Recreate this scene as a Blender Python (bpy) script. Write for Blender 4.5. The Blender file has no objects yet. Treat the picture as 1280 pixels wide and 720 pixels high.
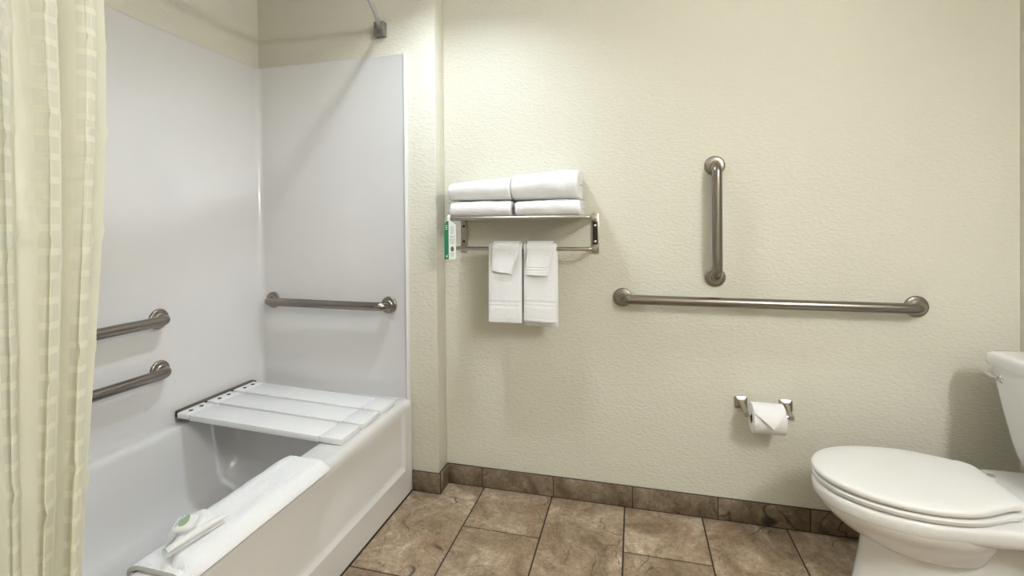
import bpy, bmesh, math, random
from mathutils import Vector, Matrix, noise

random.seed(7)
S = bpy.context.scene
COL = S.collection
PI = math.pi

# ------------------------------------------------------------------ camera
H = 1.21
YAW, PITCH, ROLL = 0.253577, -0.00712182, -0.00847407
def cam_axes():
    cy, sy, cp, sp = math.cos(YAW), math.sin(YAW), math.cos(PITCH), math.sin(PITCH)
    f = Vector((-sy*cp, cy*cp, sp)); r = Vector((cy, sy, 0)); u = r.cross(f)
    cr, sr = math.cos(ROLL), math.sin(ROLL)
    return cr*r + sr*u, -sr*r + cr*u, f
_r, _u, _f = cam_axes()
cd = bpy.data.cameras.new('camera'); cam = bpy.data.objects.new('camera', cd); COL.objects.link(cam)
cam.matrix_world = Matrix(((_r.x, _u.x, -_f.x, 0), (_r.y, _u.y, -_f.y, 0), (_r.z, _u.z, -_f.z, H), (0, 0, 0, 1)))
cd.sensor_width = 36; cd.lens = 588.93/1280*36
cd.shift_y = -(360-285.22)/1280
cd.clip_start = 0.02
S.camera = cam

# ------------------------------------------------------------------ world, exposure
W = bpy.data.worlds.new('world'); S.world = W; W.use_nodes = True
W.node_tree.nodes['Background'].inputs[0].default_value = (0.05, 0.05, 0.05, 1)
S.view_settings.view_transform = 'Standard'; S.view_settings.look = 'None'
S.view_settings.gamma = 1; S.view_settings.use_curve_mapping = False
S.view_settings.exposure = 0.0
LAMP_CEIL = 500.0      # emission of the ceiling lamp diffuser
LAMP_VAN = 150.0       # emission of each vanity globe
COL_CEIL = (0.88, 0.985, 1.12)
COL_VAN = (0.98, 1.0, 1.04)

# ------------------------------------------------------------------ room dimensions
YB = 2.07       # main back wall
YP = 1.971      # furred wall of the tub alcove
XPIER = -0.862
XL = -1.815     # alcove side wall
XR = 1.325
XROOM = -0.862  # room wall on the tub side, nearer than the alcove
YF = -1.0
YN = 0.44       # near end wall of the alcove
ZC = 2.44

# ------------------------------------------------------------------ materials
MATS = {}
def new_mat(name):
    m = bpy.data.materials.new(name); m.use_nodes = True
    MATS[name] = m
    nt = m.node_tree; return m, nt, nt.nodes['Principled BSDF']
def N(nt, t, **kw):
    n = nt.nodes.new(t)
    for k, v in kw.items():
        if k.startswith('i_'): n.inputs[k[2:].replace('_', ' ')].default_value = v
        else: setattr(n, k, v)
    return n
def plain(name, col, rough=.5, metal=0, bump=None, coat=0, spec=.5, sheen=0, var=0):
    m, nt, b = new_mat(name)
    b.inputs['Base Color'].default_value = (*col, 1); b.inputs['Roughness'].default_value = rough
    b.inputs['Metallic'].default_value = metal; b.inputs['Coat Weight'].default_value = coat
    b.inputs['Coat Roughness'].default_value = .08; b.inputs['Specular IOR Level'].default_value = spec
    b.inputs['Sheen Weight'].default_value = sheen
    tc = N(nt, 'ShaderNodeTexCoord')
    if bump:
        sc, st, dist = bump
        n = N(nt, 'ShaderNodeTexNoise'); n.inputs['Scale'].default_value = sc; n.inputs['Detail'].default_value = 3
        nt.links.new(tc.outputs['Object'], n.inputs['Vector'])
        bp = N(nt, 'ShaderNodeBump'); bp.inputs['Strength'].default_value = st; bp.inputs['Distance'].default_value = dist
        nt.links.new(n.outputs['Fac'], bp.inputs['Height']); nt.links.new(bp.outputs['Normal'], b.inputs['Normal'])
    if var:
        n = N(nt, 'ShaderNodeTexNoise'); n.inputs['Scale'].default_value = 6; n.inputs['Detail'].default_value = 4
        nt.links.new(tc.outputs['Object'], n.inputs['Vector'])
        r = N(nt, 'ShaderNodeValToRGB')
        r.color_ramp.elements[0].position = .3; r.color_ramp.elements[1].position = .7
        r.color_ramp.elements[0].color = (*[c*(1-var) for c in col], 1); r.color_ramp.elements[1].color = (*[min(1, c*(1+var)) for c in col], 1)
        nt.links.new(n.outputs['Fac'], r.inputs['Fac']); nt.links.new(r.outputs['Color'], b.inputs['Base Color'])
    return m

def wall_mat():
    m, nt, b = new_mat('wall_paint')
    tc = N(nt, 'ShaderNodeTexCoord')
    b.inputs['Roughness'].default_value = .55; b.inputs['Specular IOR Level'].default_value = .35
    b.inputs['Base Color'].default_value = (.68, .655, .548, 1)
    n1 = N(nt, 'ShaderNodeTexNoise'); n1.inputs['Scale'].default_value = 75; n1.inputs['Detail'].default_value = 2.5; n1.inputs['Roughness'].default_value = .55
    n2 = N(nt, 'ShaderNodeTexVoronoi'); n2.inputs['Scale'].default_value = 55
    n2.feature = 'SMOOTH_F1'
    mp = N(nt, 'ShaderNodeMapping'); mp.inputs['Scale'].default_value = (.85, .85, 1.5)
    nt.links.new(tc.outputs['Object'], mp.inputs['Vector'])
    nt.links.new(mp.outputs['Vector'], n1.inputs['Vector']); nt.links.new(mp.outputs['Vector'], n2.inputs['Vector'])
    ad = N(nt, 'ShaderNodeMath', operation='MULTIPLY_ADD'); ad.inputs[1].default_value = .35
    nt.links.new(n2.outputs['Distance'], ad.inputs[0]); nt.links.new(n1.outputs['Fac'], ad.inputs[2])
    bp = N(nt, 'ShaderNodeBump'); bp.inputs['Strength'].default_value = .6; bp.inputs['Distance'].default_value = .0045
    nt.links.new(ad.outputs[0], bp.inputs['Height']); nt.links.new(bp.outputs['Normal'], b.inputs['Normal'])
    return m

def tile_mat(name, dark):
    m, nt, b = new_mat(name)
    tc = N(nt, 'ShaderNodeTexCoord'); oi = N(nt, 'ShaderNodeObjectInfo')
    # every tile gets its own piece of the stone pattern
    cmb = N(nt, 'ShaderNodeCombineXYZ')
    for k, f in enumerate((37.0, 91.0, 53.0)):
        mu = N(nt, 'ShaderNodeMath', operation='MULTIPLY'); mu.inputs[1].default_value = f
        nt.links.new(oi.outputs['Random'], mu.inputs[0]); nt.links.new(mu.outputs[0], cmb.inputs[k])
    add = N(nt, 'ShaderNodeVectorMath', operation='ADD')
    nt.links.new(tc.outputs['Object'], add.inputs[0]); nt.links.new(cmb.outputs[0], add.inputs[1])
    def noise_(scale, detail, rough, dist=0.0, vec=None):
        n = N(nt, 'ShaderNodeTexNoise'); n.inputs['Scale'].default_value = scale; n.inputs['Detail'].default_value = detail
        n.inputs['Roughness'].default_value = rough; n.inputs['Distortion'].default_value = dist
        nt.links.new(vec or add.outputs[0], n.inputs['Vector']); return n
    def ramp(src, stops):
        r = N(nt, 'ShaderNodeValToRGB'); cr = r.color_ramp
        while len(cr.elements) < len(stops): cr.elements.new(.5)
        for e, (p, c) in zip(cr.elements, stops): e.position = p; e.color = (*c, 1)
        nt.links.new(src, r.inputs['Fac']); return r
    k = dark
    big = noise_(5.5, 9, .68, 1.0)
    base = ramp(big.outputs['Fac'], [(.28, (.085*k, .058*k, .036*k)), (.42, (.16*k, .115*k, .074*k)), (.55, (.235*k, .18*k, .122*k)), (.68, (.36*k, .305*k, .235*k)), (.8, (.27*k, .215*k, .15*k))])
    fine = noise_(60, 10, .8, .8)
    fr = ramp(fine.outputs['Fac'], [(.33, (.25, .22, .19)), (.46, (.85, .83, .81)), (.58, (1.08, 1.08, 1.08)), (.70, (2.0, 2.05, 2.1))])
    mix = N(nt, 'ShaderNodeMixRGB', blend_type='MULTIPLY'); mix.inputs[0].default_value = .85
    nt.links.new(base.outputs[0], mix.inputs[1]); nt.links.new(fr.outputs[0], mix.inputs[2])
    # rust patches
    ru = noise_(7, 5, .6, 2.0)
    rr = ramp(ru.outputs['Fac'], [(.58, (0, 0, 0)), (.70, (1, 1, 1))])
    rm = N(nt, 'ShaderNodeMixRGB', blend_type='MIX'); rm.inputs[2].default_value = (.17*k, .085*k, .045*k, 1)
    rf = N(nt, 'ShaderNodeMath', operation='MULTIPLY'); rf.inputs[1].default_value = .55
    nt.links.new(rr.outputs[0], rf.inputs[0]); nt.links.new(rf.outputs[0], rm.inputs[0]); nt.links.new(mix.outputs[0], rm.inputs[1])
    # dark hairline cracks: distance to a noisy iso-line
    cr = noise_(2.6, 3, .55, .5)
    sub = N(nt, 'ShaderNodeMath', operation='SUBTRACT'); sub.inputs[1].default_value = .47
    ab = N(nt, 'ShaderNodeMath', operation='ABSOLUTE')
    nt.links.new(cr.outputs['Fac'], sub.inputs[0]); nt.links.new(sub.outputs[0], ab.inputs[0])
    ck = ramp(ab.outputs[0], [(.0, (1, 1, 1)), (.006, (.0, .0, .0))])
    msk = noise_(6, 3, .5)
    mk = ramp(msk.outputs['Fac'], [(.46, (0, 0, 0)), (.58, (1, 1, 1))])
    mm = N(nt, 'ShaderNodeMath', operation='MULTIPLY'); nt.links.new(ck.outputs[0], mm.inputs[0]); nt.links.new(mk.outputs[0], mm.inputs[1])
    cm = N(nt, 'ShaderNodeMixRGB', blend_type='MIX'); cm.inputs[2].default_value = (.03*k, .02*k, .014*k, 1)
    nt.links.new(mm.outputs[0], cm.inputs[0]); nt.links.new(rm.outputs[0], cm.inputs[1])
    nt.links.new(cm.outputs[0], b.inputs['Base Color'])
    b.inputs['Roughness'].default_value = .5; b.inputs['Specular IOR Level'].default_value = .4
    bp = N(nt, 'ShaderNodeBump'); bp.inputs['Strength'].default_value = .35; bp.inputs['Distance'].default_value = .003
    nt.links.new(fine.outputs['Fac'], bp.inputs['Height']); nt.links.new(bp.outputs['Normal'], b.inputs['Normal'])
    return m

def terry_mat(name, col):
    m, nt, b = new_mat(name)
    tc = N(nt, 'ShaderNodeTexCoord')
    b.inputs['Roughness'].default_value = .95; b.inputs['Specular IOR Level'].default_value = .1
    b.inputs['Sheen Weight'].default_value = .25; b.inputs['Base Color'].default_value = (*col, 1)
    n = N(nt, 'ShaderNodeTexNoise'); n.inputs['Scale'].default_value = 420; n.inputs['Detail'].default_value = 2
    n2 = N(nt, 'ShaderNodeTexNoise'); n2.inputs['Scale'].default_value = 90; n2.inputs['Detail'].default_value = 3
    nt.links.new(tc.outputs['Object'], n.inputs['Vector']); nt.links.new(tc.outputs['Object'], n2.inputs['Vector'])
    a = N(nt, 'ShaderNodeMath', operation='ADD'); nt.links.new(n.outputs['Fac'], a.inputs[0]); nt.links.new(n2.outputs['Fac'], a.inputs[1])
    bp = N(nt, 'ShaderNodeBump'); bp.inputs['Strength'].default_value = .5; bp.inputs['Distance'].default_value = .003
    nt.links.new(a.outputs[0], bp.inputs['Height']); nt.links.new(bp.outputs['Normal'], b.inputs['Normal'])
    return m

def curtain_mat():
    m = bpy.data.materials.new('curtain_cloth'); m.use_nodes = True; MATS['curtain_cloth'] = m
    nt = m.node_tree; nt.nodes.clear()
    out = N(nt, 'ShaderNodeOutputMaterial')
    uv = N(nt, 'ShaderNodeTexCoord'); sp = N(nt, 'ShaderNodeSeparateXYZ'); nt.links.new(uv.outputs['UV'], sp.inputs[0])
    def M(op, a, b=None):
        n = N(nt, 'ShaderNodeMath', operation=op)
        for k, v in enumerate((a, b)):
            if v is None: continue
            if isinstance(v, (int, float)): n.inputs[k].default_value = v
            else: nt.links.new(v, n.inputs[k])
        return n.outputs[0]
    fu = M('FRACT', M('ADD', sp.outputs['X'], .30)); fv = M('MODULO', sp.outputs['Y'], .042)
    grp = M('LESS_THAN', fu, .52)
    fine = M('GREATER_THAN', M('MODULO', fu, .13), .016)
    band = M('LESS_THAN', fv, .030)
    win = M('MULTIPLY', M('MULTIPLY', grp, fine), band)
    dif = N(nt, 'ShaderNodeBsdfDiffuse'); dif.inputs[0].default_value = (.86, .84, .70, 1)
    trl = N(nt, 'ShaderNodeBsdfTranslucent'); trl.inputs[0].default_value = (.86, .84, .70, 1)
    gl = N(nt, 'ShaderNodeBsdfGlossy'); gl.inputs[0].default_value = (.9, .88, .8, 1); gl.inputs['Roughness'].default_value = .45
    tr = N(nt, 'ShaderNodeBsdfTransparent')
    m1 = N(nt, 'ShaderNodeMixShader'); m1.inputs[0].default_value = .38
    nt.links.new(dif.outputs[0], m1.inputs[1]); nt.links.new(trl.outputs[0], m1.inputs[2])
    m2 = N(nt, 'ShaderNodeMixShader'); m2.inputs[0].default_value = .05
    nt.links.new(m1.outputs[0], m2.inputs[1]); nt.links.new(gl.outputs[0], m2.inputs[2])
    m3 = N(nt, 'ShaderNodeMixShader')
    fac = M('ADD', M('MULTIPLY', win, .13), .01)
    nt.links.new(fac, m3.inputs[0]); nt.links.new(m2.outputs[0], m3.inputs[1]); nt.links.new(tr.outputs[0], m3.inputs[2])
    nt.links.new(m3.outputs[0], out.inputs[0])
    return m

def emit(name, col, strength):
    m, nt, b = new_mat(name)
    b.inputs['Base Color'].default_value = (.9, .9, .9, 1)
    b.inputs['Emission Color'].default_value = (*col, 1); b.inputs['Emission Strength'].default_value = strength
    return m

def wrapper_mat():
    m, nt, b = new_mat('clear_wrapper')
    b.inputs['Base Color'].default_value = (.95, .95, .95, 1); b.inputs['Roughness'].default_value = .12
    b.inputs['Alpha'].default_value = .22
    return m

wall_mat(); tile_mat('stone_tile', 1.75); tile_mat('stone_base', .95); terry_mat('terry', (.86, .855, .85)); terry_mat('terry_warm', (.83, .81, .77)); curtain_mat(); wrapper_mat()
plain('ceiling_paint', (.78, .76, .70), .8, bump=(70, .3, .003))
plain('gelcoat', (.735, .72, .70), .25, coat=.7, var=.012)
MATS['gelcoat'].node_tree.nodes['Principled BSDF'].inputs['Coat Roughness'].default_value = .03
plain('porcelain', (.82, .81, .79), .12, coat=.6, var=.008)
plain('seat_plastic', (.83, .82, .79), .28, var=.008)
plain('slat_plastic', (.86, .855, .845), .32, bump=(160, .05, .001))
plain('steel', (.27, .245, .215), .25, 1, bump=(260, .05, .0005))
plain('steel_flange', (.29, .26, .225), .34, 1, bump=(260, .05, .0005))
plain('nickel', (.47, .43, .37), .33, 1, var=.03)
plain('chrome', (.80, .80, .80), .08, 1, var=.02)
plain('rod_steel', (.50, .50, .49), .28, 1, var=.03)
plain('bracket_metal', (.30, .29, .28), .42, .85, var=.04)
plain('rail_bronze', (.16, .125, .10), .38, .9, var=.08)
plain('dark_metal', (.025, .022, .02), .45, .4, var=.1)
plain('grout', (.060, .045, .036), .9, bump=(120, .4, .002), var=.12)
plain('caulk', (.050, .036, .026), .9, var=.2)
plain('paper', (.88, .86, .85), .9, bump=(300, .15, .0008))
plain('cardboard', (.30, .22, .15), .9, var=.08)
plain('tag_white', (.82, .84, .78), .5, var=.01)
plain('tag_green', (.012, .20, .085), .5, var=.03)
plain('print_grey', (.42, .45, .40), .7, var=.03)
plain('print_dark', (.10, .14, .11), .7, var=.03)
plain('label_green', (.16, .30, .05), .5, var=.12)
plain('cutoff_paint', (.30, .29, .28), .6, var=.02)  # for the housing added to cut off the ceiling lamp's sideways light
plain('soap', (.85, .84, .79), .45, var=.01)
plain('hem_grey', (.66, .63, .57), .9, var=.05)
plain('mirror_frame', (.5, .5, .5), .3, 1, var=.02)
emit('lamp_diffuser', COL_CEIL, LAMP_CEIL)
emit('lamp_globe', COL_VAN, LAMP_VAN)

# ------------------------------------------------------------------ mesh helpers
class MB:
    def __init__(s): s.v = []; s.f = []; s.uv = {}
    def add(s, vs, fs):
        o = len(s.v); s.v += [Vector(p) for p in vs]; s.f += [tuple(i+o for i in f) for f in fs]; return o
    def box(s, x0, x1, y0, y1, z0, z1, bev=0, seg=2):
        if bev <= 0:
            s.add([(x0,y0,z0),(x1,y0,z0),(x1,y1,z0),(x0,y1,z0),(x0,y0,z1),(x1,y0,z1),(x1,y1,z1),(x0,y1,z1)],
                  [(0,3,2,1),(4,5,6,7),(0,1,5,4),(1,2,6,5),(2,3,7,6),(3,0,4,7)]); return
        bm = bmesh.new(); bmesh.ops.create_cube(bm, size=1)
        for v in bm.verts: v.co = Vector((x0+(v.co.x+.5)*(x1-x0), y0+(v.co.y+.5)*(y1-y0), z0+(v.co.z+.5)*(z1-z0)))
        bmesh.ops.bevel(bm, geom=bm.edges[:], offset=bev, segments=seg, profile=.5, affect='EDGES')
        bm.verts.index_update()
        s.add([v.co.copy() for v in bm.verts], [tuple(v.index for v in f.verts) for f in bm.faces]); bm.free()
    def loft(s, rings, close_ring=True, cap0=True, cap1=True):
        n = len(rings[0]); vs = [p for r in rings for p in r]; fs = []
        for k in range(len(rings)-1):
            for i in range(n if close_ring else n-1):
                j = (i+1) % n
                fs.append((k*n+i, k*n+j, (k+1)*n+j, (k+1)*n+i))
        if cap0: fs.append(tuple(reversed(range(n))))
        if cap1: fs.append(tuple((len(rings)-1)*n+i for i in range(n)))
        s.add(vs, fs)
    def tube(s, pts, r, n=20, cap=True):
        pts = [Vector(p) for p in pts]; rings = []
        t0 = (pts[1]-pts[0]).normalized()
        a = Vector((0, 0, 1)) if abs(t0.z) < .9 else Vector((1, 0, 0))
        nrm = (a - t0*a.dot(t0)).normalized()
        for i, p in enumerate(pts):
            t = (pts[min(i+1, len(pts)-1)] - pts[max(i-1, 0)]).normalized()
            nrm = (nrm - t*nrm.dot(t)).normalized(); bn = t.cross(nrm)
            rr = r[i] if isinstance(r, (list, tuple)) else r
            rings.append([p + nrm*rr*math.cos(2*PI*k/n) + bn*rr*math.sin(2*PI*k/n) for k in range(n)])
        s.loft(rings, True, cap, cap)
    def lathe(s, origin, axis, prof, n=32, cap0=True, cap1=True):
        o = Vector(origin); ax = Vector(axis).normalized()
        a = Vector((0, 0, 1)) if abs(ax.z) < .9 else Vector((1, 0, 0))
        e1 = (a - ax*a.dot(ax)).normalized(); e2 = ax.cross(e1)
        s.loft([[o + ax*h + e1*r*math.cos(2*PI*k/n) + e2*r*math.sin(2*PI*k/n) for k in range(n)] for r, h in prof], True, cap0, cap1)
    def prism(s, poly, ax, a, b):
        def P(u, w, t): return {'x': (t, u, w), 'y': (u, t, w), 'z': (u, w, t)}[ax]
        s.loft([[P(u, w, a) for u, w in poly], [P(u, w, b) for u, w in poly]])

def link(name, mb, mat, parent=None, smooth=35, uv=None, shift=True):
    """one mesh object; a child is stored relative to its thing's base"""
    me = bpy.data.meshes.new(name)
    if parent is not None: base = thing_base(parent)
    elif shift:
        lo = [min(v[k] for v in mb.v) for k in range(3)]; hi = [max(v[k] for v in mb.v) for k in range(3)]
        base = Vector(((lo[0]+hi[0])/2, (lo[1]+hi[1])/2, lo[2]))
    else: base = Vector((0, 0, 0))
    me.from_pydata([v - base for v in mb.v], [], mb.f)
    me.materials.append(MATS[mat])
    bm = bmesh.new(); bm.from_mesh(me); bmesh.ops.recalc_face_normals(bm, faces=bm.faces); bm.to_mesh(me); bm.free()
    if smooth:
        for p in me.polygons: p.use_smooth = True
        me.set_sharp_from_angle(angle=math.radians(smooth))
    o = bpy.data.objects.new(name, me); COL.objects.link(o)
    if parent is not None: o.parent = parent
    else: o.location = base
    return o
def thing_base(o):
    while o.parent is not None: o = o.parent
    return o.location.copy()
def thing(name, label, cat, loc, group=None):
    o = bpy.data.objects.new(name, None); COL.objects.link(o); o.location = loc; o.empty_display_size = .05
    return tag(o, label, cat, group)
def tag(o, label, cat, group=None):
    o['label'] = label; o['category'] = cat
    if group: o['group'] = group
    return o
def struct(name, mb, mat, smooth=0):
    o = link(name, mb, mat, None, smooth, shift=False); o['kind'] = 'structure'; return o
def rrect(cx, cy, hx, hy, r, n=8):
    """rounded rectangle, counter-clockwise, 4*(n+1) points"""
    out = []
    for q, (sx, sy) in enumerate(((1, 1), (-1, 1), (-1, -1), (1, -1))):
        for k in range(n+1):
            a = q*PI/2 + k/n*PI/2
            out.append((cx + sx*(hx-r) + r*math.cos(a), cy + sy*(hy-r) + r*math.sin(a)))
    return out
def smoothstep(a, b, x):
    t = max(0, min(1, (x-a)/(b-a))); return t*t*(3-2*t)

# ------------------------------------------------------------------ room shell
mb = MB(); mb.box(XL-.12, XR+.12, YF-.12, YB+.12, -.10, -.003); floor = struct('floor', mb, 'grout')
mb = MB(); mb.box(XL-.12, XR+.12, YF-.12, YB+.12, ZC, ZC+.1); struct('ceiling', mb, 'ceiling_paint')
mb = MB(); mb.box(XPIER-.3, XR+.12, YB, YB+.12, -.003, ZC); struct('wall_back', mb, 'wall_paint')
mb = MB(); mb.box(XL-.12, XPIER, YP, YB, -.003, ZC, .004, 2); struct('wall_alcove', mb, 'wall_paint', 35)
mb = MB(); mb.box(XL-.12, XL, YN-.1, YP, -.003, ZC); struct('wall_left', mb, 'wall_paint')
mb = MB(); mb.box(XR, XR+.12, YF-.12, YB, -.003, ZC); struct('wall_right', mb, 'wall_paint')
mb = MB(); mb.box(XL, XROOM, YN-.12, YN, -.003, ZC); struct('wall_near', mb, 'wall_paint')
mb = MB(); mb.box(XROOM-.12, XROOM, YF, YN-.12, -.003, ZC); struct('wall_entry', mb, 'wall_paint')
mb = MB(); mb.box(XROOM-.12, XR, YF-.12, YF, -.003, ZC); struct('wall_front', mb, 'wall_paint')

# floor tiles, 12 x 24 inch in a running bond; grout is the slab between them
TX = [-0.9895, -0.676, -0.361, -0.047, 0.263, 0.576, 0.889, 1.202, 1.325]
G = .0032
tile_meshes = {}
def tile_piece(x0, x1, y0, y1):
    w, l = round(x1-x0, 4), round(y1-y0, 4)
    key = (w, l)
    if key not in tile_meshes:
        m = MB(); m.box(-w/2, w/2, -l/2, l/2, -.009, 0, .0016, 2)
        me = bpy.data.meshes.new('tile'); me.from_pydata(m.v, [], m.f); me.materials.append(MATS['stone_tile'])
        for p in me.polygons: p.use_smooth = True
        me.set_sharp_from_angle(angle=math.radians(30))
        tile_meshes[key] = me
    o = bpy.data.objects.new('tile', tile_meshes[key]); COL.objects.link(o)
    o.parent = floor; o.location = ((x0+x1)/2, (y0+y1)/2, 0)
for c in range(8):
    y = 1.777 - (0 if c % 2 else .308) + .616
    while y > YF:
        a, b = max(YF, y-.616), min(YB-.0105, y)
        x0, x1 = TX[c], TX[c+1]
        if b - a > .02:
            if c == 0 and b > YP - .0105:
                # the tile round the corner of the furred wall is cut
                tile_piece(x0+G, x1-G, a+G, YP-.011)
                tile_piece(XPIER+.011, x1-G, YP-.011, b)
            else: tile_piece(x0+G, x1-G, a+G, b-G if b < YB-.02 else b)
        y -= .616

# tiled baseboards: dark bed with separate tiles on it
def baseboard(name, axis, cuts, face, out, h=.087, th=.0095):
    """tiles along an axis at a wall face; out = sign of the direction into the room"""
    m = MB()
    lo, hi = min(cuts), max(cuts)
    f2 = face + out*(th-.002)
    if axis == 'x': m.box(lo, hi, min(face, f2), max(face, f2), 0, h+.0025)
    else: m.box(min(face, f2), max(face, f2), lo, hi, 0, h+.0025)
    root = struct(name, m, 'caulk')
    for a, b in zip(cuts[:-1], cuts[1:]):
        t = MB(); l = b-a-.0045
        if axis == 'x': t.box(-l/2, l/2, -.005, .005, 0, h, .003, 2)
        else: t.box(-.005, .005, -l/2, l/2, 0, h, .0018, 2)
        me = bpy.data.meshes.new('tile'); me.from_pydata(t.v, [], t.f); me.materials.append(MATS['stone_base'])
        for p in me.polygons: p.use_smooth = True
        me.set_sharp_from_angle(angle=math.radians(30))
        o = bpy.data.objects.new('tile', me); COL.objects.link(o); o.parent = root
        pos = face + out*.0055
        o.location = ((a+b)/2, pos, .001) if axis == 'x' else (pos, (a+b)/2, .001)
baseboard('baseboard_back', 'x', [XPIER+.0015, -.686, -.355, -.014, .324, .659, .995, XR], YB, -1)
baseboard('baseboard_alcove', 'x', [-.9895, XPIER+.0105], YP, -1)
baseboard('baseboard_pier', 'y', [YP, YB-.0105], XPIER, 1)
baseboard('baseboard_right', 'y', [YF, -.66, -.33, 0, .33, .66, .99, 1.32, 1.65, YB-.0105], XR, -1)

# ------------------------------------------------------------------ tub and shower surround
XA = -0.991    # apron face
XS, YS = XL+.007, YP-.008      # surround faces
ZT = 2.0
ZR = .42
tub = thing('tub_shower_unit', 'glossy white moulded bathtub with smooth white shower surround walls', 'bathtub', (-1.4, 1.2, 0))
# surround: plan outline of the inner face, extruded, with a rolled flange at both free edges
def surround():
    m = MB(); plan = []
    xe = -.998; yn = YN+.008
    def arc(cx, cy, r, a0, a1, n=8): return [(cx+r*math.cos(a0+(a1-a0)*k/n), cy+r*math.sin(a0+(a1-a0)*k/n)) for k in range(n+1)]
    R = .028
    plan += [(xe, YP-.0005), (xe, YS-.004), (xe-.003, YS-.010), (xe-.008, YS-.012), (xe-.013, YS-.010), (xe-.017, YS-.003), (xe-.022, YS)]
    plan += [(-1.3, YS)]
    plan += arc(XS+R, YS-R, R, PI/2, PI)
    plan += [(XS, 1.5), (XS, 1.0)]
    plan += arc(XS+R, yn+R, R, PI, 1.5*PI)
    plan += [(-1.3, yn), (xe-.022, yn), (xe-.017, yn+.003), (xe-.013, yn+.010), (xe-.008, yn+.012), (xe-.003, yn+.010), (xe, yn+.004), (xe, YN+.0005)]
    back = [(x if x > XS+.03 else XL+.0008, min(YP-.0005, max(YN+.0005, y if XS+.03 > x else (YP if y > 1.2 else YN)))) for x, y in plan]
    rings = []
    for z, t in ((ZR-.03, 0), (ZT-.012, 0), (ZT-.005, .18), (ZT-.001, .55), (ZT, 1)):
        rings.append([(p[0]+(q[0]-p[0])*t, p[1]+(q[1]-p[1])*t, z) for p, q in zip(plan, back)])
    # keep the face's shape, only roll the top edge back to the wall
    m.loft(rings, False, False, False)
    return m
link('surround', surround(), 'gelcoat', tub, 40)

# tub shell: rim and basin as one loft of rounded rectangles
def tub_shell():
    m = MB(); rings = []
    x0, x1, y0, y1 = XS+.001, XA, YN+.009, YS-.001
    def ring(hx0, hx1, hy0, hy1, r, z, n=10): return [(x, y, z) for x, y in rrect((hx0+hx1)/2, (hy0+hy1)/2, (hx1-hx0)/2, (hy1-hy0)/2, r, n)]
    rings.append(ring(x0, x1, y0, y1, .004, ZR-.045))
    rings.append(ring(x0, x1-.0005, y0, y1, .004, ZR-.028))
    rings.append(ring(x0, x1-.004, y0, y1, .005, ZR-.014))
    rings.append(ring(x0, x1-.012, y0, y1, .006, ZR-.004))
    rings.append(ring(x0, x1-.024, y0, y1, .008, ZR))
    a0, a1, b0, b1 = -1.752, -1.128, .60, 1.775     # basin opening
    rings.append(ring(a0-.018, a1+.020, b0-.02, b1+.025, .075, ZR))
    rings.append(ring(a0-.008, a1+.008, b0-.008, b1+.010, .075, ZR-.003))
    rings.append(ring(a0-.002, a1+.002, b0-.002, b1+.002, .075, ZR-.010))
    rings.append(ring(a0+.002, a1-.003, b0+.004, b1-.004, .075, ZR-.024))
    rings.append(ring(a0+.012, a1-.012, b0+.03, b1-.030, .075, .28))
    rings.append(ring(a0+.022, a1-.022, b0+.06, b1-.060, .075, .185))
    rings.append(ring(a0+.030, a1-.030, b0+.08, b1-.078, .075, .145))
    rings.append(ring(a0+.044, a1-.044, b0+.10, b1-.098, .12, .118))
    rings.append(ring(a0+.066, a1-.066, b0+.125, b1-.122, .12, .104))
    rings.append(ring(a0+.10, a1-.10, b0+.16, b1-.16, .11, .100))
    m.loft(rings, True, False, True)
    return m
link('basin', tub_shell(), 'gelcoat', tub, 40)
# apron: skirt with a recessed upper panel, chamfered round its edge
def apron():
    m = MB()
    ya, yb = YN+.009, YS-.001
    xo, xi = XA, XA-.012
    # grid: outer frame, chamfer, panel  (in the y-z plane)
    P0 = [(ya, 0), (yb, 0), (yb, ZR-.03), (ya, ZR-.03)]
    P1 = [(ya+.06, .120), (yb-.060, .120), (yb-.060, ZR-.03), (ya+.06, ZR-.03)]
    P2 = [(ya+.078, .150), (yb-.074, .150), (yb-.074, ZR-.03), (ya+.078, ZR-.03)]
    def ring(P, x): return [(x, y, z) for y, z in P]
    # outer frame with rounded long edge
    m.loft([ring(P0, xo-.05), ring(P0, xo), ring(P1, xo), ring([(p[0]*.5+q[0]*.5, p[1]*.5+q[1]*.5) for p, q in zip(P1, P2)], (xo+xi)/2-.0015), ring(P2, xi)], True, False, True)
    return m
link('apron', apron(), 'gelcoat', tub, 20)
mb = MB(); mb.box(XA-.02, XA+.0022, YN+.01, YP-.011, .0004, .0045); link('caulk_line', mb, 'caulk', tub, 0)
# overflow plate high on the far inside end and the drain
mb = MB(); mb.lathe((-1.44, 1.30, .1005), (0, 0, 1), [(.036, 0), (.036, .002), (.030, .004), (.012, .003)], 28); link('drain', mb, 'chrome', tub)

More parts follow.
